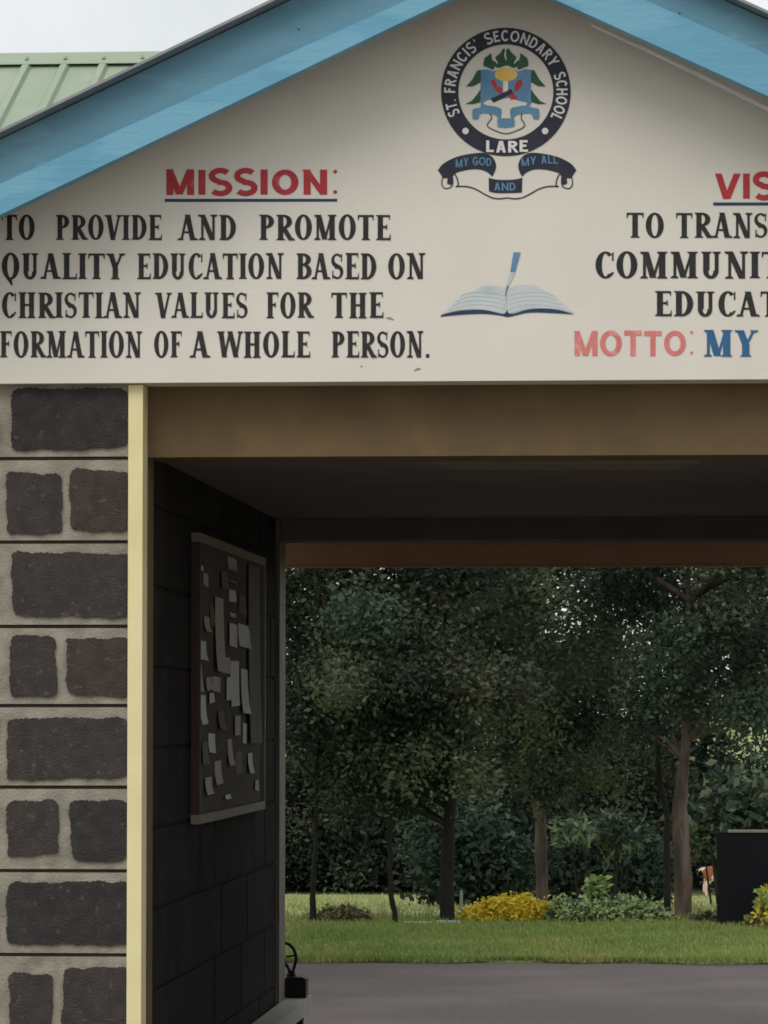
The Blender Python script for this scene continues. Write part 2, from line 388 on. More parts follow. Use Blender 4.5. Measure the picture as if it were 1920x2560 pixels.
# ------------------------------------------------------------------ painted letters (own stroke alphabet)
def seg(x0, y0, x1, y1, t): return [(x0 - t / 2, y0), (x0 + t / 2, y0), (x1 + t / 2, y1), (x1 - t / 2, y1)]
def bar(x0, x1, y, t): return [(x0, y - t / 2), (x1, y - t / 2), (x1, y + t / 2), (x0, y + t / 2)]
def arc(cx, c_y, rx, ry, a0, a1, tx, ty, n=14):
    o = []
    for i in range(n):
        a, b = R(a0 + (a1 - a0) * i / n), R(a0 + (a1 - a0) * (i + 1) / n)
        o.append([(cx + rx * math.cos(a), c_y + ry * math.sin(a)), (cx + rx * math.cos(b), c_y + ry * math.sin(b)),
                  (cx + (rx - tx) * math.cos(b), c_y + (ry - ty) * math.sin(b)), (cx + (rx - tx) * math.cos(a), c_y + (ry - ty) * math.sin(a))])
    return o
def polystroke(pts, widths):
    """strip along a polyline with a width at every point"""
    n = len(pts); L = []; Rr = []
    for i in range(n):
        a, b = pts[max(i - 1, 0)], pts[min(i + 1, n - 1)]
        dx, dy = b[0] - a[0], b[1] - a[1]; l = math.hypot(dx, dy) or 1
        w_ = (widths[i] if hasattr(widths, '__len__') else widths) / 2
        L.append((pts[i][0] - dy / l * w_, pts[i][1] + dx / l * w_)); Rr.append((pts[i][0] + dy / l * w_, pts[i][1] - dx / l * w_))
    return [[L[i], L[i + 1], Rr[i + 1], Rr[i]] for i in range(n - 1)]
WID = dict(A=.66, B=.60, C=.58, D=.64, E=.55, F=.53, G=.62, H=.70, I=.30, L=.54, M=.84, N=.70, O=.64, P=.57, Q=.64, R=.63, S=.50, T=.60, U=.66, V=.64, W=.92, Y=.62)
WIDS = dict(WID, I=.28, S=.74, O=.92, M=.98, N=.86, T=.74, V=.92, E=.62, C=.78, D=.74, H=.76, L=.56, Y=.76, A=.78, R=.70, F=.58, G=.8)
def glyph(ch, serif=True, T=.185, t=.085):
    W_ = (WID if serif else WIDS).get(ch, .5)
    if not serif: t = T * .92
    groups = []                       # each group is drawn at its own height so nothing overlaps in one plane
    add = groups.append
    m = .09 if serif else .02
    xl, xr = m + T / 2, W_ - m - T / 2
    sh = .045
    def ser(x, y, half=.15):
        if not serif: return
        b = half * .55
        if y < .5: add([[(x - half, 0), (x + half, 0), (x + half, sh * .7), (x + b, sh * 2), (x - b, sh * 2), (x - half, sh * .7)]])
        else: add([[(x - half, 1 - sh * .7), (x - b, 1 - sh * 2), (x + b, 1 - sh * 2), (x + half, 1 - sh * .7), (x + half, 1), (x - half, 1)]])
    def stem(x, th=T, y0=0, y1=1): add([seg(x, y0, x, y1, th)])
    def tick(x, y, d): # vertical beak at the end of a bar
        if serif: add([[(x - .045, y), (x + .02, y), (x + .02, y + d), (x - .0, y + d)]])
    H = t
    if ch in 'IHBDEFLPRTMNUY' or ch == 'K': pass
    if ch == 'I': stem(W_ / 2); ser(W_ / 2, 0); ser(W_ / 2, 1)
    elif ch == 'H':
        stem(xl); stem(xr); add([bar(xl, xr, .51, H)]); [ser(x, y) for x in (xl, xr) for y in (0, 1)]
    elif ch in 'EFL':
        stem(xl); ser(xl, 0); ser(xl, 1)
        if ch != 'L': add([bar(xl, W_ - .05, 1 - H / 2, H)]); add([bar(xl, W_ - .14, .52, H)]); tick(W_ - .05, 1, -.2)
        if ch != 'F': add([bar(xl, W_ - .02, H / 2, H)]); tick(W_ - .03, 0, .24)
        if ch != 'L' and serif: add([[(W_ - .17, .42), (W_ - .13, .42), (W_ - .13, .62), (W_ - .17, .62)]])
    elif ch == 'T':
        stem(W_ / 2); ser(W_ / 2, 0); add([bar(.02, W_ - .02, 1 - H / 2, H)])
        if serif:
            add([[(.02, 1), (.02, .78), (.045, .78), (.09, 1)]]); add([[(W_ - .02, 1), (W_ - .09, 1), (W_ - .045, .78), (W_ - .02, .78)]])
    elif ch in 'PRB':
        stem(xl); ser(xl, 0); ser(xl, 1); cx = W_ * .46; rx = W_ * (.50 if ch != 'R' else .46)
        yb = .46 if ch != 'B' else .52
        add([bar(xl, cx, 1 - H / 2, H)]); add([bar(xl, cx, yb + H / 2, H)]); add(arc(cx, (1 + yb) / 2, rx, (1 - yb) / 2, -90, 90, T, H))
        if ch == 'R': add([seg(cx + .0, yb + .02, W_ - .08, 0, T)]); ser(W_ - .06, 0, .11)
        if ch == 'B': add([bar(xl, cx, H / 2, H)]); add(arc(cx, (yb + H) / 2, rx + .03, (yb + H) / 2, -90, 90, T, H))
    elif ch == 'D':
        stem(xl); ser(xl, 0); ser(xl, 1); cx = W_ * .42
        add([bar(xl, cx, 1 - H / 2, H)]); add([bar(xl, cx, H / 2, H)]); add(arc(cx, .5, W_ - .02 - cx, .5, -90, 90, T, H, 18))
    elif ch in 'OQ':
        add(arc(W_ / 2, .5, W_ / 2 - .02, .515, 0, 360, T * 1.02, H, 32))
        if ch == 'Q': add(polystroke([(W_ * .30, .06), (W_ * .48, -.04), (W_ * .58, -.22)], [.06, .13, .05]))
    elif ch in 'CG':
        if serif: add(arc(W_ / 2 + .03, .5, W_ / 2 + .0, .515, 48, 312, T, H, 24)); add([[(W_ - .08, .66), (W_ - .03, .66), (W_ - .03, .98), (W_ - .07, .98)]])
        else: add(arc(W_ / 2 + .03, .5, W_ / 2, .515, 42, 318, T, H, 24))
        if serif: add(polystroke([(W_ * .82, .145), (W_ - .03, .24)], [H * 1.2, .03]))
        if ch == 'G': add([bar(W_ * .55, W_, .45, H)]); add([seg(W_ - T / 2, .12, W_ - T / 2, .45, T)])
    elif ch == 'S':
        n = 22; pts = []; ws = []
        for i in range(n + 1):
            u = i / n
            if u < .5:
                a = R(35 + 245 * (u / .5)); pts.append((W_ / 2 + (W_ / 2 - .085) * math.cos(a), .745 + .215 * math.sin(a)))
            else:
                a = R(100 - 245 * ((u - .5) / .5)); pts.append((W_ / 2 + (W_ / 2 - .075) * math.cos(a), .265 + .225 * math.sin(a)))
            ws.append(H + (T - H) * max(0, 1 - abs(u - .5) * 3.2) if serif else T * .93)
        add(polystroke(pts, ws))
        if serif: add([[(W_ - .11, .68), (W_ - .07, .68), (W_ - .06, .98), (W_ - .10, .98)]]); add([[(.06, .02), (.10, .02), (.11, .33), (.07, .33)]])
    elif ch == 'U':
        th2 = T * .62 if serif else T
        stem(xl, T, .3, 1); stem(xr, th2, .3, 1); ser(xl, 1); ser(xr, 1, .12)
        add(arc((xl - T / 2 + xr + th2 / 2) / 2, .3, (xr + th2 / 2 - xl + T / 2) / 2, .315, 180, 360, (T + th2) / 2, H * 1.3, 16))
    elif ch == 'A':
        add([seg(.07 + t / 2, 0, W_ / 2 - .03, 1, t if serif else T)]); add([seg(W_ - .06 - T / 2, 0, W_ / 2 - (.01 if serif else -.03), 1, T)])
        add([bar(W_ * .24, W_ * .72, .31, H * .9)]); ser(.08, 0, .11); ser(W_ - .10, 0, .13)
    elif ch == 'V':
        add([seg(W_ / 2, 0, .06 + T / 2, 1, T)]); add([seg(W_ / 2 + .02, 0, W_ - .08, 1, t if serif else T)]); ser(.13, 1, .14); ser(W_ - .08, 1, .11)
    elif ch == 'W':
        a = W_ / 4
        add([seg(a + .03, 0, .12, 1, T)]); add([seg(a + .03, 0, 2 * a + .0, 1, t if serif else T)]); add([seg(3 * a - .0, 0, 2 * a, 1, T)]); add([seg(3 * a, 0, W_ - .07, 1, t if serif else T)])
        ser(.12, 1, .14); ser(W_ / 2, 1, .1); ser(W_ - .07, 1, .1)
    elif ch == 'Y':
        add([seg(W_ / 2, .44, .06 + T / 2, 1, T)]); add([seg(W_ / 2 + .02, .44, W_ - .09, 1, t if serif else T)]); stem(W_ / 2, T, 0, .46)
        ser(W_ / 2, 0); ser(.13, 1, .13); ser(W_ - .08, 1, .11)
    elif ch == 'N':
        th = t if serif else T
        stem(m + th / 2 + .03, th); stem(W_ - m - th / 2 - .01, th); add([seg(W_ - m - T / 2 - .0, 0, m + T / 2 - .02, 1, T)])
        ser(m + .06, 0, .12); ser(m + .02, 1, .1); ser(W_ - m - .04, 1, .12)
    elif ch == 'M':
        th = t if serif else T
        stem(m + th / 2 + .02, th); stem(xr, T); add([seg(W_ / 2 - .02, .02, m + T / 2 + .0, 1, T)]); add([seg(W_ / 2 - .01, .02, xr - .02, 1, th * .9)])
        ser(m + .05, 0, .11); ser(xr, 0); ser(xr, 1); ser(m + .02, 1, .08)
    elif ch == '.': add([[(.06, 0), (.2, 0), (.2, .14), (.06, .14)]])
    elif ch == "'": add([[(.08, .72), (.14, .72), (.19, 1), (.06, 1)]])
    return groups, W_
def put(q, groups, fn, y0, dz=.00022):
    """draw glyph groups on the wall: fn maps glyph coordinates to photo pixels"""
    for gi, grp in enumerate(groups):
        for poly in grp:
            pts = [fn(*p) for p in poly]
            a = sum(pts[i][0] * pts[(i + 1) % len(pts)][1] - pts[(i + 1) % len(pts)][0] * pts[i][1] for i in range(len(pts)))
            if a > 0: pts = pts[::-1]
            q.face([P(x, y, y0 - gi * dz) for x, y in pts])
def word(q, txt, x0, x1, top, base, serif=True, T=.185, y0=YF - .0015, sp=.03, t=.085, jit=1.0):
    if '.' in txt and not serif: pass
    gl = [glyph(c, serif, T, t) for c in txt]
    tot_ = sum(g_[1] for g_ in gl) + sp * (len(gl) - 1)
    k = (x1 - x0) / tot_; x = x0; h = base - top
    for gr, wd in gl:
        b = base + random.uniform(-.8, .8) * jit; tp = top + random.uniform(-.8, .8) * jit
        put(q, gr, lambda u, v, x=x, b=b, tp=tp: (x + u * k, b + (tp - b) * v), y0)
        x += (wd + sp) * k
def para(name, rows_, m, serif=True, **kw):
    for top, base, ws in rows_:
        for txt, x0, x1 in ws:
            q = MB(); word(q, txt, x0, x1, top, base, serif, **kw); q.build(name, m, gate)
para('mission_lettering', [
    (537, 600, [('TO', 4, 88), ('PROVIDE', 138, 405), ('AND', 446, 591), ('PROMOTE', 646, 977)]),
    (633, 698, [('QUALITY', 3, 311), ('EDUCATION', 341, 710), ('BASED', 739, 942), ('ON', 969, 1064)]),
    (731, 795, [('CHRISTIAN', 3, 353), ('VALUES', 388, 620), ('FOR', 664, 782), ('THE', 827, 959)]),
    (828, 894, [('FORMATION', -2, 356), ('OF', 384, 456), ('A', 476, 524), ('WHOLE', 544, 776), ('PERSON.', 827, 1092)])], M['black'])
para('vision_lettering', [
    (532, 595, [('TO', 1565, 1661), ('TRANSFORM', 1689, 2118)]),
    (629, 696, [('COMMUNITY', 1486, 2012)]),
    (728, 791, [('EDUCATION', 1635, 2090)])], M['black'])
def dots(q, lst, r=5, y0=YF - .0015):
    for (x, y) in lst:
        q.face([P(x + r * math.cos(-2 * math.pi * i / 14), y + r * math.sin(-2 * math.pi * i / 14), y0) for i in range(14)][::1])
q = MB(); word(q, 'MISSION', 413, 820, 424, 487, False, .235, sp=.10); dots(q, [(838, 429), (838, 480)])
q.build('mission_heading', M['red'], gate)
q = MB(); word(q, 'VISION', 1783, 2105, 433, 497, False, .235, sp=.10); dots(q, [(2124, 437), (2124, 490)])
q.build('vision_heading', M['red'], gate)
for x0, x1, y in ((412, 843, 501), (1783, 2130, 510)):
    q = MB()
    q.face([P(x0, y - 4, YF - .0015), P(x0, y + 4, YF - .0015), P(x1, y + 3, YF - .0015), P(x1, y - 4, YF - .0015)])
    q.build('heading_underline', M['lineblue'], gate)
q = MB(); word(q, 'MOTTO', 1434, 1716, 827, 890, False, .21, sp=.06); dots(q, [(1729, 831), (1729, 882)], 4)
q.build('motto_heading', M['salmon'], gate)
q = MB(); word(q, 'MY', 1757, 1893, 825, 891, True, .2, sp=.02); q.build('motto_lettering', M['letblue'], gate)

# ------------------------------------------------------------------ painted emblem
K = 4.046
def E(x, y): return (1060 + x / K, 40 + y / K)
def lay(q, pts, lvl):
    pts = [E(*p) for p in pts]
    a = sum(pts[i][0] * pts[(i + 1) % len(pts)][1] - pts[(i + 1) % len(pts)][0] * pts[i][1] for i in range(len(pts)))
    if a > 0: pts = pts[::-1]
    q.face([P(x, y, YF - .0015 - .0007 * lvl) for x, y in pts])
def line(q, pts, wd, lvl):
    for poly in polystroke(pts, wd): lay(q, poly, lvl)
def smooth(pts, n=5):
    o = []
    for i in range(len(pts) - 1):
        p0, p1, p2, p3 = pts[max(i - 1, 0)], pts[i], pts[i + 1], pts[min(i + 2, len(pts) - 1)]
        for k in range(n):
            t = k / n
            o.append(tuple(.5 * (2 * p1[c] + (p2[c] - p0[c]) * t + (2 * p0[c] - 5 * p1[c] + 4 * p2[c] - p3[c]) * t * t + (3 * p1[c] - p0[c] - 3 * p2[c] + p3[c]) * t ** 3) for c in (0, 1)))
    o.append(pts[-1]); return o
def mirx(pts, c=828): return [(2 * c - x, y) for x, y in pts]
CX, CY = 828, 768
q = MB()
for i in range(96):
    a, b = 2 * math.pi * i / 96, 2 * math.pi * (i + 1) / 96
    ro, ri = 655, 480
    lay(q, [(CX + ro * math.cos(a), CY + (ro - 6) * math.sin(a)), (CX + ro * math.cos(b), CY + (ro - 6) * math.sin(b)), (CX + ri * math.cos(b), CY + ri * math.sin(b)), (CX + ri * math.cos(a), CY + ri * math.sin(a))], 1)
emb = q.build('emblem', M['navy'], gate)
def ring_text(txt, a0, a1, rb=513, h=112, T=.19):
    q = MB(); gl = [glyph(c, False, T) for c in txt]; sp_ = .13
    tw = sum(g_[1] for g_ in gl) + sp_ * (len(gl) - 1); s = 0; span = a0 - a1
    for gr, wd in gl:
        mid = R(a0 - span * (s + wd / 2) / tw); kk = R(span) / tw * (rb + h / 2)
        def fn(u, v, mid=mid, wd=wd):
            r = rb + h * v; tx = (u - wd / 2) * kk
            return E(CX + r * math.cos(mid) + tx * math.sin(mid), CY - r * math.sin(mid) + tx * math.cos(mid))
        put(q, gr, fn, YF - .0030, .0001); s += wd + sp_
    q.build('emblem_lettering', M['white'], emb)
ring_text('ST.', 205, 186); ring_text("FRANCIS'", 181, 118); ring_text('SECONDARY', 112, 29); ring_text('SCHOOL', 20, -29)
q = MB(); x = 626
for c in 'LARE':
    gr, wd = glyph(c, False, .21); kk = 148
    dy = -((x + 50 - 830) / 200) ** 2 * 10
    put(q, gr, lambda u, v, x=x, dy=dy: E(x + u * kk, 1382 + dy - 118 * v), YF - .0030, .0001); x += wd * kk + 12
q.build('emblem_lettering', M['white'], emb)
for cx in (420, 1225):
    q = MB(); lay(q, [(cx + 33 * math.cos(2 * math.pi * i / 18), 1163 + 33 * math.sin(2 * math.pi * i / 18)) for i in range(18)], 2.2)
    q.build('emblem_dot', M['white'], emb)
q = MB()
lay(q, [(575, 545), (640, 540), (700, 560), (800, 528), (900, 540), (960, 560), (1020, 535), (1085, 545), (1080, 700), (1082, 890), (1040, 930), (575, 930), (572, 720)], 1.2)
rb = smooth([(490, 1030), (495, 945), (545, 930), (640, 905), (740, 925), (785, 960), (775, 1050)]) + smooth([(755, 1035), (720, 1000), (640, 985), (570, 990), (548, 1040), (500, 1045)])
lay(q, rb, 2.4); lay(q, mirx(rb), 2.4); lay(q, [(740, 1040), (915, 1040), (915, 1115), (830, 1130), (745, 1120)], 2.9)
q.build('emblem_shield', M['skyblue'], emb)
for pts in ([(575, 545), (540, 550), (490, 640), (425, 715), (500, 710), (575, 670)], [(572, 740), (540, 790), (480, 860), (415, 890), (500, 892), (572, 870)],
            [(598, 485), (612, 425), (680, 375), (686, 430), (722, 505), (700, 545), (640, 520), (605, 510)]):
    for pp in (pts, mirx(pts)):
        q = MB(); lay(q, pp, .9); q.build('emblem_leaf', M['green'], emb)
q = MB()
lay(q, smooth([(728, 410), (770, 375), (806, 326), (828, 350), (850, 326), (885, 370), (928, 410), (955, 470), (915, 525), (835, 500), (745, 525), (702, 470), (728, 410)]), .95)
q.build('emblem_leaf', M['green'], emb)
def piece(): 
    q.build('emblem_cloud', M['plaster'], emb); return MB()
q = MB()
line(q, [(700, 390), (715, 440), (745, 480)], [10, 22, 10], 2.0); q = piece(); line(q, mirx([(700, 390), (715, 440), (745, 480)]), [10, 22, 10], 2.0)
q = piece(); line(q, [(826, 345), (820, 400), (832, 450)], [8, 18, 8], 2.0)
q = piece(); lay(q, [(800, 640), (850, 640), (850, 770), (800, 770)], 2.0)
lay(q, smooth([(600, 885), (650, 850), (760, 850), (850, 830), (960, 860), (1040, 880), (1010, 910), (900, 925), (860, 950), (800, 950), (740, 920), (640, 905), (600, 885)]), 1.9)
lay(q, [(790, 930), (870, 930), (880, 1035), (780, 1035)], 1.95)
q.build('emblem_cloud', M['plaster'], emb)
q = MB()
lay(q, [(830 + 115 * math.cos(2 * math.pi * i / 24), 592 + 68 * math.sin(2 * math.pi * i / 24)) for i in range(24)], 2.2)
q.build('emblem_sun', M['gold'], emb)
q = MB()
lay(q, [(675, 640), (720, 650), (740, 700), (800, 740), (790, 790), (745, 770), (690, 705)], 2.2); lay(q, [(990, 640), (940, 655), (915, 710), (915, 770), (960, 745), (995, 700)], 2.2)
lay(q, [(850, 800), (905, 780), (950, 835), (880, 850)], 2.2)
q.build('emblem_hands', M['red'], emb)
q = MB()
lay(q, [(672, 840), (880, 738), (905, 775), (705, 880)], 3.0)
rl = smooth([(140, 1560), (200, 1490), (330, 1425), (480, 1392), (610, 1385), (690, 1425), (728, 1500), (718, 1570), (690, 1625)]) + smooth([(690, 1625), (640, 1580), (560, 1552), (450, 1555), (330, 1585), (292, 1622)]) + [(298, 1690), (265, 1712), (232, 1690), (240, 1640), (190, 1642), (172, 1605)]
lay(q, rl, .6); lay(q, mirx(rl, 841), .6)
lay(q, smooth([(655, 1635), (740, 1655), (900, 1655), (995, 1635)]) + smooth([(990, 1785), (900, 1790), (740, 1790), (657, 1775)]), .7)
for s in (0, 1):
    f = (lambda p: p) if not s else (lambda p: mirx(p, 841))
    line(q, f(smooth([(186, 1640), (180, 1700), (205, 1740), (245, 1742), (285, 1715), (292, 1640)])), 11, .8)
    line(q, f(smooth([(315, 1600), (340, 1660), (345, 1720), (328, 1722), (430, 1725), (520, 1750), (600, 1795), (690, 1838), (770, 1848), (841, 1838)])), 13, .8)
line(q, smooth([(665, 990), (685, 1030), (640, 1105), (700, 1150), (828, 1190), (960, 1150), (1020, 1105), (985, 1040), (990, 990)]), 10, 1.4)
q.build('emblem_ribbon', M['navy'], emb)
q = MB()
def small(txt, x0, y0, x1, y1, h, bend=0):
    q = MB()
    gl = [glyph(c, False, .17) if c != ' ' else ([], .35) for c in txt]; tw = sum(g_[1] + .1 for g_ in gl); L = math.hypot(x1 - x0, y1 - y0); kk = L / tw
    ux, uy = (x1 - x0) / L, (y1 - y0) / L; s = 0
    for gr, wd in gl:
        u0 = s / tw; off = -bend * 4 * u0 * (1 - u0)
        def fn(u, v, s=s, off=off):
            a = (s + u) * kk; return E(x0 + ux * a + uy * h * v, y0 + uy * a + off - ux * h * v)
        put(q, gr, fn, YF - .0031, .0001); s += wd + .1
    q.build('ribbon_lettering', M['skyblue'], emb)
small('MY GOD', 318, 1530, 690, 1530, 82, 22); small('MY ALL', 985, 1520, 1365, 1500, 82, 14); small('AND', 708, 1765, 935, 1765, 78)

# ------------------------------------------------------------------ painted book and pen
K2 = 1.929
def B2(pts): return [((1060 + x / K2 - 1060) * K, (400 + y / K2 - 40) * K) for x, y in pts]
q = MB()
left = smooth([(400, 618), (350, 606), (285, 606)]) + [(160, 678), (85, 745)] + smooth([(85, 745), (180, 722), (290, 722), (385, 742)])
right = mirx(smooth([(400, 622), (345, 603), (270, 603)]) + [(160, 662), (76, 738)] + smooth([(76, 738), (180, 718), (290, 718), (398, 742)]), 400)
lay(q, B2(left), .5); lay(q, B2(right), .55)
book = q.build('painted_book', M['page'], gate)
q = MB()
lay(q, B2([(78, 756), (85, 746)] + smooth([(85, 746), (180, 726), (290, 724), (380, 742), (400, 720)]) + smooth([(400, 720), (420, 742), (510, 720), (620, 718), (728, 745)]) + smooth([(728, 745), (620, 738), (510, 736), (430, 752), (400, 757), (370, 750), (290, 742), (180, 746), (78, 756)])), .9)
q.build('book_edge', M['lineblue'], book)
q = MB()
for a in range(4):
    line(q, B2(smooth([(120 + 18 * a, 725 - 22 * a), (220, 700 - 20 * a), (320, 702 - 20 * a), (392, 722 - 22 * a)])), 5, 1.1)
    line(q, B2(mirx(smooth([(120 + 18 * a, 722 - 22 * a), (220, 700 - 20 * a), (320, 700 - 20 * a), (392, 722 - 22 * a)]), 400)), 5, 1.1)
line(q, B2([(400, 640), (401, 720)]), 6, 1.15)
q.build('page_lines', mat('page_shade_lines', (.36, .44, .50), (.44, .51, .56), 12, .6), book)
q = MB(); lay(q, B2([(432, 445), (466, 445), (440, 540), (416, 540)]), 1.6); q.build('painted_pen', M['skyblue'], book)
q = MB(); lay(q, B2([(416, 541), (440, 541), (410, 606), (398, 606)]), 1.6); q.build('pen_barrel', mat('pen_grey', (.60, .64, .68), (.5, .55, .6), 9), book)
q = MB(); line(q, B2([(404, 606), (398, 630), (392, 655)]), [24, 14, 8], 1.7); q.build('pen_tip', mat('pen_dark', (.2, .25, .3), (.15, .19, .24), 9), book)
for (x0, y0, x1, y1) in ((1035, 927, 1052, 922), (902, 918, 906, 917), (965, 795, 985, 800)):
    q = MB()
    for poly in polystroke([(x0, y0), ((x0 + x1) / 2, (y0 + y1) / 2 - 2), (x1, y1)], [2, 6, 2]): q.face([P(a, b, YF - .0012) for a, b in poly][::-1])
    q.build('wall_smudge', M['mortar'], gate)

# ------------------------------------------------------------------ notice board on the left passage wall
def W(x, y, off=0):
    """pixel on the passage side wall plane"""
    d = FW * F + RT * (x - 960) + UP * (1280 - y); k = (XI + off) / d.x
    return Vector((d.x * k, d.y * k, EYE + d.z * k))
a, b = W(484, 1356), W(646, 1402); c = W(484, 2036)
y0, y1 = a.y, b.y; z1, z0 = a.z + .0, c.z
nb = empty('notice_board', 'long framed notice board with pinned white papers on the dark passage wall', 'notice board')
q = MB(); q.box(XI - .004, XI + .012, y0, y1, z0, z1); q.build('backing', M['felt'], nb)
q = MB(); f = .032
q.box(XI - .004, XI + .026, y0 - f, y1 + f, z1 + .001, z1 + f)
q.build('frame_rail', M['frame'], nb)
q = MB(); q.box(XI - .004, XI + .026, y0 - f, y1 + f, z0 - f, z0 - .001); q.build('frame_rail', M['frame'], nb)
q = MB(); q.box(XI - .004, XI + .026, y0 - f, y0 - .001, z0, z1); q.build('frame_stile', M['framer'], nb)
q = MB(); q.box(XI - .004, XI + .026, y1 + .001, y1 + f, z0, z1); q.build('frame_stile', M['frame'], nb)
def ZW(x, y): return (380 + x / 2.514, 1260 + y / 2.514)
papers = [(268, 380, 298, 420), (450, 325, 505, 425), (450, 475, 503, 505), (455, 535, 498, 620), (462, 680, 498, 712), (365, 580, 415, 1060), (455, 745, 505, 900), (508, 748, 578, 905),
          (262, 852, 316, 980), (418, 960, 465, 1070), (468, 985, 520, 1270), (532, 1035, 576, 1320), (440, 1090, 470, 1240), (262, 1010, 278, 1180), (265, 1200, 302, 1380),
          (325, 1190, 352, 1250), (330, 1440, 372, 1560), (450, 1480, 476, 1640), (545, 1375, 570, 1500), (580, 1370, 606, 1480), (575, 1565, 602, 1690), (620, 1735, 640, 1800), (428, 1830, 460, 1850), (575, 380, 640, 1500)]
extra = [(300, 430, 330, 520), (340, 640, 362, 760), (300, 700, 335, 800), (520, 560, 560, 700), (310, 1090, 345, 1170), (385, 1300, 420, 1420), (490, 1330, 525, 1450), (280, 1500, 312, 1640),
         (370, 1620, 410, 1760), (500, 1560, 540, 1700), (600, 1200, 625, 1330), (600, 900, 628, 1060), (350, 1080, 400, 1180), (405, 420, 440, 540), (300, 1720, 340, 1820)]
for i, (x0, ya, x1, yb) in enumerate(papers + extra):
    p, r_ = W(*ZW(x0, ya)), W(*ZW(x1, yb)); off = .0135 + .0009 * (i % 8)
    if r_.y > y1 - .01: r_.y = y1 - .01
    if p.y < y0 + .01: p.y = y0 + .01
    q = MB(); sk_ = [random.uniform(-.005, .005) for _ in range(4)]; N = 5
    rowsp = []
    for e in range(N):                       # the sheet curls away from the board towards its foot
        u = e / (N - 1); z_ = p.z + (r_.z - p.z) * u; cu = off + .005 * u ** 3 * (i % 3)
        rowsp.append(((XI + cu, p.y + sk_[0] * u, z_ + sk_[1] * u), (XI + cu + .004 * u * (i % 2), r_.y + sk_[0] * u + sk_[2] * (1 - u), z_ + sk_[3])))
    for (a_, b_), (c_, d_) in zip(rowsp, rowsp[1:]): q.face([a_, c_, d_, b_])
    pm = 'felt2' if i in (len(papers) - 1,) else ('felt2' if i >= len(papers) and i % 2 else 'paper3' if i % 4 == 1 or i >= len(papers) else 'paper')
    q.build('paper', M[pm], nb)

# ------------------------------------------------------------------ bench along the wall and the black container
bn = empty('bench', 'low pale slab bench against the left passage wall', 'bench')
ye = 16.75; pe = P(779, 2488, ye); ze = pe.z; xe = pe.x
q = MB(); q.box(XI + .012, xe, 14.6, ye, ze - .064, ze); q.build('seat', M['concrete'], bn)
for y_ in (14.8, 16.5):
    q = MB(); q.box(XI + .03, xe - .02, y_, y_ + .1, 0, ze - .065); q.build('leg', M['dark'], bn)
bc = empty('black_container', 'small black boxy container with a thin curved handle on the bench end', 'container')
p0, p1 = P(714, 2490, 16.62), P(767, 2441, 16.62)
q = MB(); hh = p1.z - ze
q.prism([(p0.x, ze + .001), (p1.x, ze + .001), (p1.x + .001, ze + hh * .9), (p1.x - .016, ze + hh), (p0.x + .012, ze + hh), (p0.x, ze + hh * .93)], 16.57, 16.68); q.build('body', M['plastic'], bc)
q = MB(); nk = P(728, 2432, 16.62)
q.tube([(nk.x + .0, 16.62, ze + hh), (nk.x, 16.62, ze + hh + .012), (nk.x, 16.62, ze + hh + .026)], [.024, .017, .015], 12); q.build('neck', M['plastic'], bc)
q = MB(); q.tube([P(x_, y_, 16.62) for x_, y_ in smooth([(733, 2425), (738, 2408), (740, 2392), (735, 2375), (724, 2362), (712, 2358), (702, 2366), (699, 2385), (706, 2402), (716, 2412), (724, 2428)], 4)], .0068, 8); q.build('handle', M['plastic'], bc)
q = MB(); q.tube([P(x_, y_, 16.62) for x_, y_ in [(716, 2392), (738, 2388)]], .004, 8); q.build('clasp', M['plastic'], bc)

# ------------------------------------------------------------------ green-roofed building beyond
gb = empty('green_roof_building', 'building with a pale green ribbed metal roof behind the gatehouse', 'building')
YR = 24.0; pr = P(0, 152, YR); zr_ = pr.z; tb = .477; run = 3.2
xa, xb = -9.0, P(505, 150, YR).x
q = MB()
q.prism([(0, 0), (1, 0), (1, 1)], 0, 0) if False else None
def slope_pt(x, d, up=0): return (x, YR - d + up * .43, zr_ - tb * d + up * .9)
q.face([slope_pt(xa, run), slope_pt(xb, run), slope_pt(xb, 0), slope_pt(xa, 0)])
q.face([(xa, YR, zr_), (xb, YR, zr_), (xb, YR + run, zr_ - tb * run), (xa, YR + run, zr_ - tb * run)])
q.face([slope_pt(xb, run, -.02), (xb, YR + run, zr_ - tb * run - .02), (xb, YR, zr_ - .02)])
pitch = 98 / F * YR; x = P(67, 172, YR - .1).x
while x > xa: x -= pitch
x += pitch
while x < xb - .05:
    n0 = [slope_pt(x - .036, run), slope_pt(x - .018, run, .035), slope_pt(x + .018, run, .035), slope_pt(x + .036, run)]
    n1 = [slope_pt(x - .036, .1), slope_pt(x - .018, .1, .035), slope_pt(x + .018, .1, .035), slope_pt(x + .036, .1)]
    for i in range(3): q.face([n0[i], n0[i + 1], n1[i + 1], n1[i]], 1 if i == 2 else 0)  # one flank of each rib gets a darker green as painted-in shade
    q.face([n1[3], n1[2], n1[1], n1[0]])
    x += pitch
q.build('roof', [M['groof'], M['groof_shade']], gb)
q = MB()
q.face([slope_pt(xa, .17, .045), slope_pt(xb, .17, .045), slope_pt(xb, -.02, .05), slope_pt(xa, -.02, .05)])
q.face([slope_pt(xa, .17, .045), slope_pt(xa, .17, .036), slope_pt(xb, .17, .036), slope_pt(xb, .17, .045)][::-1])
q.face([slope_pt(xa, -.02, .05), slope_pt(xb, -.02, .05), (xb, YR + .2, zr_ - .06), (xa, YR + .2, zr_ - .06)])
xx = x
for k in range(40):
    xx -= pitch
    q.tube([slope_pt(xx, .12, .05), slope_pt(xx, .12, .07)], .012, 6)
q.build('ridge_cap', M['groof'], gb)
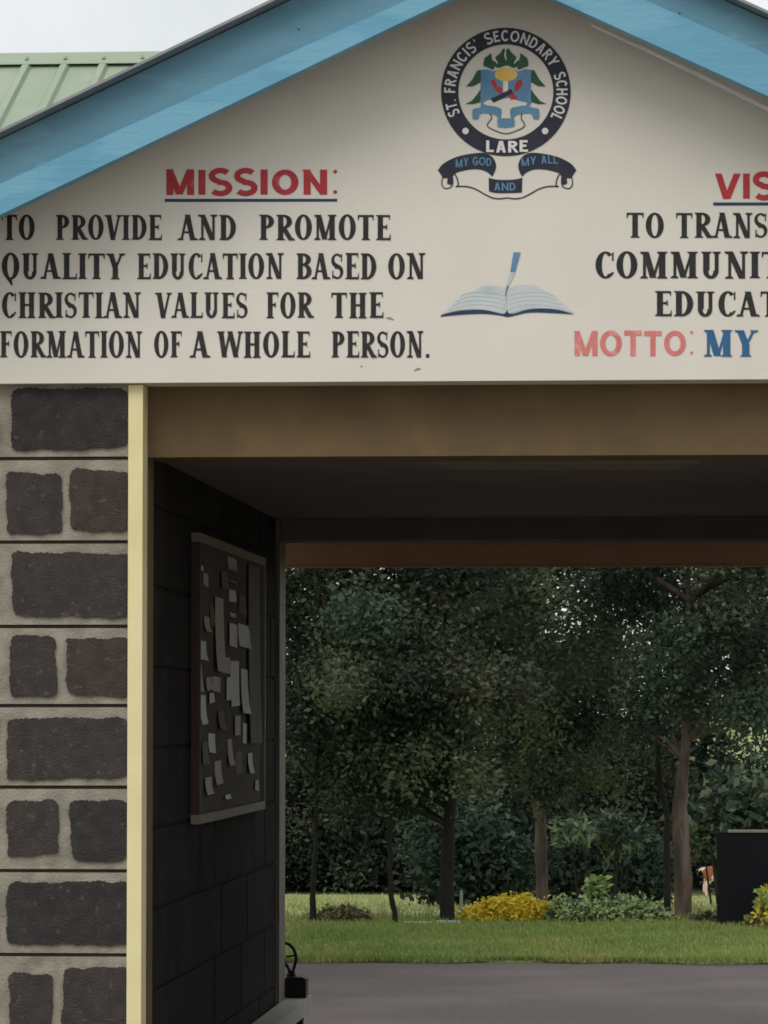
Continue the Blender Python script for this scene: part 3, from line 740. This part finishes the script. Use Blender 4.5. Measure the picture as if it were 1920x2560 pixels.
q = MB(); q.box(xa + .2, xb - .2, YR - run + .5, YR + run - .5, 0, zr_ - tb * (run - .4)); q.prism([(0, 0), (.1, 0), (.1, .1)], 0, .1) if False else None
q.build('wall', M['cream'], gb)

# ------------------------------------------------------------------ foliage
def leaves(q, centers, n, rad, size, mats, up=.5, flat=1.0, aspect=.5):
    for (c, mi_) in centers:
        for _ in range(n):
            o = Vector((random.gauss(0, rad), random.gauss(0, rad), random.gauss(0, rad * flat)))
            p = c + o
            d = Vector((random.gauss(0, 1), random.gauss(0, 1), random.gauss(-.25, .7))).normalized()
            nrm = Vector((random.gauss(0, 1), random.gauss(-.2, 1), random.gauss(up, .8)))
            s = d.cross(nrm)
            if s.length < .01: continue
            s.normalize(); L = size * random.uniform(.6, 1.3); wd = L * aspect * .5
            mid = p + d * L * .45
            q.face([p, mid - s * wd, p + d * L, mid + s * wd], random.choice(mi_))
def in_ell(c, r):
    while True:
        v = Vector((random.uniform(-1, 1), random.uniform(-1, 1), random.uniform(-1, 1)))
        if v.length < 1 and v.length > random.random() * .8: return Vector((c.x + v.x * r[0], c.y + v.y * r[1], c.z + v.z * r[2]))
LM = ['leaf_a', 'leaf_b', 'leaf_c', 'leaf_d', 'leaf_e']
def tree(name, label, group, D, trunk, crowns, leaf=.054, nleaf=185, bark='bark', weights=((0,), (0,), (0, 0, 1), (0, 1), (1,), (1, 2), (1, 2, 4), (2,), (2, 3, 3)), crad=.105, aspect=.55):
    """trunk: (px x, px y, px width) from base up; crowns: (cx, cy, rx, ry, depth radius m, clumps)"""
    base = P(trunk[0][0], trunk[0][1], D); gz = ground_z(D)
    root = empty(name, label, 'tree', group, loc=(base.x, D, gz))
    q = MB(); pts = []; rad = []
    for i, (x, y, w_) in enumerate(trunk):
        p = P(x, y, D)
        if i == 0: p.z = gz - .05
        else: p.y += random.uniform(-.05, .05)
        pts.append(p); rad.append(w_ / F * D / 2)
    sm, rs = [], []
    for i in range(len(pts) - 1):
        for k in range(4):
            t = k / 4; sm.append(pts[i].lerp(pts[i + 1], t) + Vector((random.uniform(-.006, .006), random.uniform(-.006, .006), 0))); rs.append(rad[i] + (rad[i + 1] - rad[i]) * t)
    sm.append(pts[-1]); rs.append(rad[-1])
    rs[0] *= 1.25
    rs = [r_ * random.uniform(.9, 1.1) for r_ in rs]
    q.tube(sm, rs, 12)
    cl = []
    for (cx, c_y, rx, ry, rd, n) in crowns:
        c = P(cx, c_y, D)
        for _ in range(max(2, n // 4)):          # boughs: masses of five clumps of one tone
            b_, wt_ = in_ell(c, (rx / F * D, rd, ry / F * D)), random.choice(weights)
            for _ in range(5): cl.append((b_ + Vector((random.gauss(0, crad * 1.7), random.gauss(0, crad * 1.7), random.gauss(-.03, crad * 1.1))), wt_))
    upper = sm[len(sm) // 3:]
    for (c, _) in cl[::2]:
        st = min(upper, key=lambda p: (p - c).length + max(0, p.z - c.z + .15) * 2)
        m_ = st.lerp(c, .55) + Vector((random.uniform(-.08, .08), random.uniform(-.08, .08), .05))
        q.tube([st, m_, c], [rs[0] * .28, rs[0] * .18, rs[0] * .07], 5, cap=False)
    q.build('trunk', M[bark], root, smooth=True)
    q = MB(); leaves(q, cl, nleaf, crad, leaf, LM, aspect=aspect)
    q.build('crown', [M[k] for k in LM], root)
    return root
G1 = 'trees on the lawn behind the gate'
dk = ((0,), (0,), (0, 0, 1), (0, 1), (1, 4), (2, 4), (2, 2, 3))
tree('tree', 'slim young tree with a thin straight dark trunk beside the brownish shrub', G1, 30.7,
     [(781, 2305, 17), (782, 2220, 14), (787, 2120, 10), (792, 1950, 9), (800, 1600, 7), (800, 1300, 5)],
     [(800, 1600, 140, 330, .6, 34), (770, 1250, 140, 250, .5, 22)], bark='bark2', weights=dk)
tree('tree', 'slim young tree whose thin dark trunk leans at the foot', G1, 30.7,
     [(992, 2309, 14), (980, 2240, 14), (975, 2150, 12), (976, 2000, 11), (968, 1700, 9), (960, 1300, 6)],
     [(950, 1620, 190, 340, .7, 64), (960, 1200, 170, 260, .6, 28)], bark='bark2')
tree('tree', 'tree with a thick black trunk standing left of the yellow shrub', G1, 30.9,
     [(1117, 2306, 44), (1116, 2230, 38), (1120, 2100, 34), (1128, 1950, 28), (1120, 1700, 20), (1110, 1300, 10)],
     [(1120, 1640, 230, 330, .8, 80), (1080, 1930, 190, 110, .6, 20), (1120, 1230, 210, 260, .7, 34)], bark='bark2', weights=dk)
tree('tree', 'tree with a grey brown trunk rising behind the yellow and green shrubs', G1, 33.0,
     [(1353, 2290, 34), (1355, 2200, 32), (1352, 2080, 31), (1342, 1960, 28), (1338, 1800, 20), (1325, 1300, 9)],
     [(1340, 1610, 240, 330, .9, 80), (1260, 1900, 130, 90, .5, 14), (1350, 1230, 240, 260, .8, 38)])
tree('tree', 'tree with a reddish brown trunk left of the black sign block', G1, 31.6,
     [(1708, 2305, 50), (1708, 2220, 44), (1704, 2120, 42), (1700, 2020, 40), (1710, 1900, 26), (1722, 1700, 20), (1718, 1300, 9)],
     [(1660, 1570, 230, 300, .8, 34), (1830, 1620, 170, 350, .7, 34), (1700, 1200, 260, 260, .8, 40)])
tree('tree', 'slim forked tree with a dark limb just left of the reddish brown trunk', G1, 32.4,
     [(1668, 2290, 16), (1668, 2050, 15), (1652, 1960, 15), (1646, 1860, 14), (1648, 1600, 11), (1640, 1300, 7)],
     [(1560, 1620, 150, 330, .7, 20), (1600, 1250, 150, 250, .6, 20)], bark='bark2', weights=dk)
# trees of the wood across the field
G2 = 'trees of the wood beyond the field'
far = [(240, 64, 300, 420), (-40, 61, 300, 420), (2400, 64, 300, 420), (2680, 61, 300, 420), (700, 60, 420, 420), (930, 63, 300, 400), (1130, 60, 330, 420), (1330, 64, 260, 360), (1530, 61, 230, 330), (1760, 63, 240, 380), (1960, 60, 250, 440), (500, 62, 260, 400), (2150, 62, 260, 400)]
names = ['tree of the wood second left of the passage wall line', 'tree of the wood farthest left', 'tree of the wood second right of the black sign block', 'tree of the wood farthest right', 'dark tree of the wood nearest the passage wall', 'dark tree of the wood behind the slim leaning tree', 'dark tree of the wood behind the thick black trunk', 'dark tree of the wood behind the grey brown trunk',
         'thin crowned tree of the wood with sky showing through', 'dark tree of the wood behind the reddish brown trunk', 'dark tree of the wood above the black sign block', 'tree of the wood hidden behind the passage wall', 'tree of the wood right of the black sign block']
for (x, D, rx, ry), lb in zip(far, names):
    rx *= .55
    n = int(60 * rx / 150 * (.8 if 1450 < x < 2000 or x < 750 else 1.1))
    tree('tree', lb, G2, D, [(x, 2236, 26), (x + 6, 2000, 20), (x - 8, 1700, 14), (x, 1300, 8)],
         [(x, 1690, rx * 1.1, ry * .75, 1.6, int(n * 1.0)), (x, 2060, rx * 1.15, 150, 1.4, int(n * 1.1)), (x, 1300, rx, 260, 1.4, int(n * .5))],
         leaf=.085, nleaf=170, bark='bark2', weights=dk, crad=.21)
# the far-off wood closing the view beyond the field
q = MB(); cl = []
for i in range(330):
    X = random.uniform(-24, 14); top = 3.0 + .9 * math.sin(X * .9) + .6 * math.sin(X * 2.3 + 1)
    cl.append((Vector((X, 96 + random.uniform(-1.5, 1.5), -1.1 + random.random() * (top + 1.1))), random.choice(((0,), (0,), (0, 1), (1,), (1, 2)))))
leaves(q, cl, 75, .42, .2, LM, aspect=.55)
tag(q.build('distant_wood', [M[k] for k in LM]), kind='stuff')
# undergrowth between the trunks and the hedge at the far field edge
def bush(name, label, cat, D, blobs, mats, leaf=.06, n=60, crad=.06, group=None, aspect=.55, wt=None, stems=6, up=.6):
    b0 = blobs[0]; base = P(b0[0], b0[1], D); root = empty(name, label, cat, group, loc=(base.x, D, ground_z(D)))
    q = MB(); cl = []; st = MB()
    for (cx, c_y, rx, ry, rd, k) in blobs:
        c = P(cx, c_y, D)
        for _ in range(k):
            p = in_ell(c, (rx / F * D, rd, ry / F * D)); p.z = max(p.z, ground_z(p.y) + .01)
            cl.append((p, random.choice(wt) if wt else tuple(range(len(mats)))))
    leaves(q, cl, n, crad, leaf, mats, aspect=aspect, up=up)
    if name in ('dark_bush', 'olive_bush', 'bright_sapling'):
        for (c, _) in cl[:: max(1, len(cl) // 9)]:
            st = MB(); st.tube([(c.x * .75 + base.x * .25, c.y, ground_z(c.y) - .02), c], [.012, .006], 6); st.build('stem', M['bark2'], root)
    q.build('foliage', [M[k] for k in mats], root)
    return root
bush('hedge', 'long dark hedge along the far edge of the field left of the trunks', 'hedge', 61.5, [(900, 2080, 330, 170, .8, 260)], ['leaf_a', 'leaf_b', 'leaf_c'],   .09, 130, .2, wt=((0,), (0, 0, 1), (0, 1, 2)))
bush('hedge', 'long dark hedge along the far edge of the field right of the trunks', 'hedge', 64.5, [(1500, 2060, 480, 200, .9, 300)], ['leaf_a', 'leaf_b', 'leaf_c'], .09, 140, .22, wt=((0,), (0, 0, 1), (0, 1, 2)))
bush('dark_bush', 'dark spreading bush in the shade behind the yellow shrub', 'bush', 38, [(1170, 2170, 150, 120, .5, 90)], ['leaf_a', 'leaf_b'], .08, 90, .12, wt=((0,), (0,), (0, 0, 0, 1)))
bush('dark_bush', 'dark spreading bush in the shade behind the bright green sapling', 'bush', 38.5, [(1520, 2170, 150, 100, .5, 80)], ['leaf_a', 'leaf_b'], .08, 90, .12, wt=((0,), (0,), (0, 0, 0, 1)))
bush('olive_bush', 'olive bush between the grey brown trunk and the reddish brown trunk with pale fronds', 'bush', 36.5, [(1500, 2075, 110, 22, .3, 18), (1560, 2110, 110, 30, .3, 10)], ['leaf_a', 'leaf_b', 'leaf_c', 'leaf_d'], .11, 30, .05, aspect=.3, wt=((0, 1), (1, 2), (2, 3), (3,), (0,)))
bush('dark_bush', 'dark bush above and behind the black sign block', 'bush', 40, [(1870, 2030, 130, 85, .5, 50)], ['leaf_a', 'leaf_b', 'leaf_c'], .12, 40, .12, wt=((0,), (0, 1), (1, 2)))
# flower beds
bush('yellow_shrub', 'bright yellow leaved shrub in the bed left of the green shrubs', 'shrub', 31.0,
     [(1255, 2290, 100, 24, .16, 80), (1290, 2270, 74, 18, .14, 50), (1180, 2298, 32, 14, .12, 14)], ['leaf_y'], .038, 90, .028, up=1)
bush('green_shrub', 'low spreading green shrub in the bed right of the yellow shrub', 'shrub', 31.0,
     [(1520, 2286, 150, 24, .16, 86), (1410, 2278, 40, 22, .14, 20), (1560, 2268, 50, 14, .12, 20), (1640, 2298, 40, 13, .12, 14)], ['leaf_s', 'leaf_s', 'leaf_s', 'leaf_s', 'leaf_b'], .045, 64, .03, up=1)
bush('bright_sapling', 'bright green sapling standing up behind the green shrub', 'sapling', 31.5,
     [(1487, 2228, 20, 18, .07, 13), (1493, 2205, 12, 10, .05, 5), (1492, 2250, 8, 16, .05, 5)], ['leaf_v', 'leaf_v', 'leaf_s'], .075, 15, .02, up=1)
bush('brown_shrub', 'low rounded brownish shrub beside the slim straight tree', 'shrub', 30.9,
     [(855, 2300, 78, 14, .16, 60), (855, 2286, 48, 14, .12, 40)], ['leaf_br', 'leaf_c', 'leaf_br'], .035, 80, .022, up=1)
bush('yellow_shrub', 'yellow leaved shrub in front of the black sign block', 'shrub', 30.2,
     [(1922, 2243, 13, 24, .08, 12), (1914, 2262, 8, 12, .06, 4)], ['leaf_y', 'leaf_v'], .06, 30, .02)
bush('yellow_shrub', 'low yellowish shrub at the foot of the black sign block', 'shrub', 30.1,
     [(1910, 2306, 50, 12, .1, 28)], ['leaf_y', 'leaf_c', 'leaf_br'], .05, 34, .02)
bush('brown_shrub', 'low brownish plant between the reddish trunk and the black sign block', 'shrub', 30.9,
     [(1760, 2299, 32, 12, .1, 16)], ['leaf_br', 'leaf_c'], .05, 36, .02)
# kerb, post, sign block
q = MB(); D = 30.6; a, b = P(1010, 2310, D), P(1150, 2310, D)
c = P(1092, 2310, D); q.box(a.x, c.x - .001, D + .004, D + .08, .0, .024, 1); q.box(c.x, b.x, D, D + .08, .0, .032)
tag(q.build('kerb_stone', [M['kerbblue'], M['page']]), 'pale blue painted kerb stone at the foot of the thick black trunk', 'kerb')
q = MB(); D = 31.0; a = P(1153, 2200, D)
q.tube([(a.x, D, 0), (a.x, D, .22), (a.x + .002, D, .25)], [.014, .013, .008], 10)
tag(q.build('marker_post', M['paper2']), 'short whitish post beside the thick black trunk', 'post')
sb = empty('sign_block', 'solid black sign block with a pale top edge at the right of the lawn', 'sign')
D = 30.5; a, b = P(1793, 2304, D), P(2090, 2072, D)
q = MB(); q.box(a.x, b.x, D, D + .22, 0, b.z - .03); q.build('panel', M['signblk'], sb)
q = MB(); q.box(a.x + .085, b.x, D - .012, D + .232, b.z - .029, b.z - .014); q.build('capping', M['frame'], sb)

# ------------------------------------------------------------------ goat behind the sign block
D = 57.0; gz = ground_z(D); gx = P(1806, 2250, D).x
goat = empty('goat', 'white goat with a brown patch partly hidden behind the black sign block', 'goat', loc=(gx, D, gz))
bm = bmesh.new(); sk = bm.verts.layers.skin.verify()
def vert(x, y, z, r1, r2=None):
    v = bm.verts.new((x, y, z)); v[sk].radius = (r1, r2 or r1); return v
hips = vert(-.20, 0, .36, .10, .105); hips[sk].use_root = True
mid = vert(0, 0, .345, .105, .125); chest = vert(.2, 0, .36, .095, .115); neck = vert(.30, 0, .43, .06); nk2 = vert(.37, 0, .50, .05)
head = vert(.42, 0, .53, .05); muz = vert(.51, 0, .48, .028); tail = vert(-.30, 0, .40, .02); tl2 = vert(-.34, 0, .36, .012)
for a_, b_ in ((hips, mid), (mid, chest), (chest, neck), (neck, nk2), (nk2, head), (head, muz), (hips, tail), (tail, tl2)): bm.edges.new((a_, b_))
for s in (-1, 1):
    k1 = vert(-.20, s * .07, .24, .05); k2 = vert(-.25, s * .075, .13, .024); k3 = vert(-.235, s * .075, .0, .022)
    bm.edges.new((hips, k1)); bm.edges.new((k1, k2)); bm.edges.new((k2, k3))
    k1 = vert(.2, s * .07, .24, .04); k2 = vert(.205, s * .07, .13, .022); k3 = vert(.205, s * .07, .0, .022)
    bm.edges.new((chest, k1)); bm.edges.new((k1, k2)); bm.edges.new((k2, k3))
    e1 = vert(.41, s * .075, .555, .018); e2 = vert(.39, s * .12, .54, .012); bm.edges.new((head, e1)); bm.edges.new((e1, e2))
me = bpy.data.meshes.new('body'); bm.to_mesh(me); bm.free(); me.materials.append(M['gwhite'])
go = bpy.data.objects.new('body', me); link(go, goat)
go.modifiers.new('skin', 'SKIN'); ss = go.modifiers.new('sub', 'SUBSURF'); ss.levels = ss.render_levels = 2
goat.rotation_euler = (0, 0, R(8))
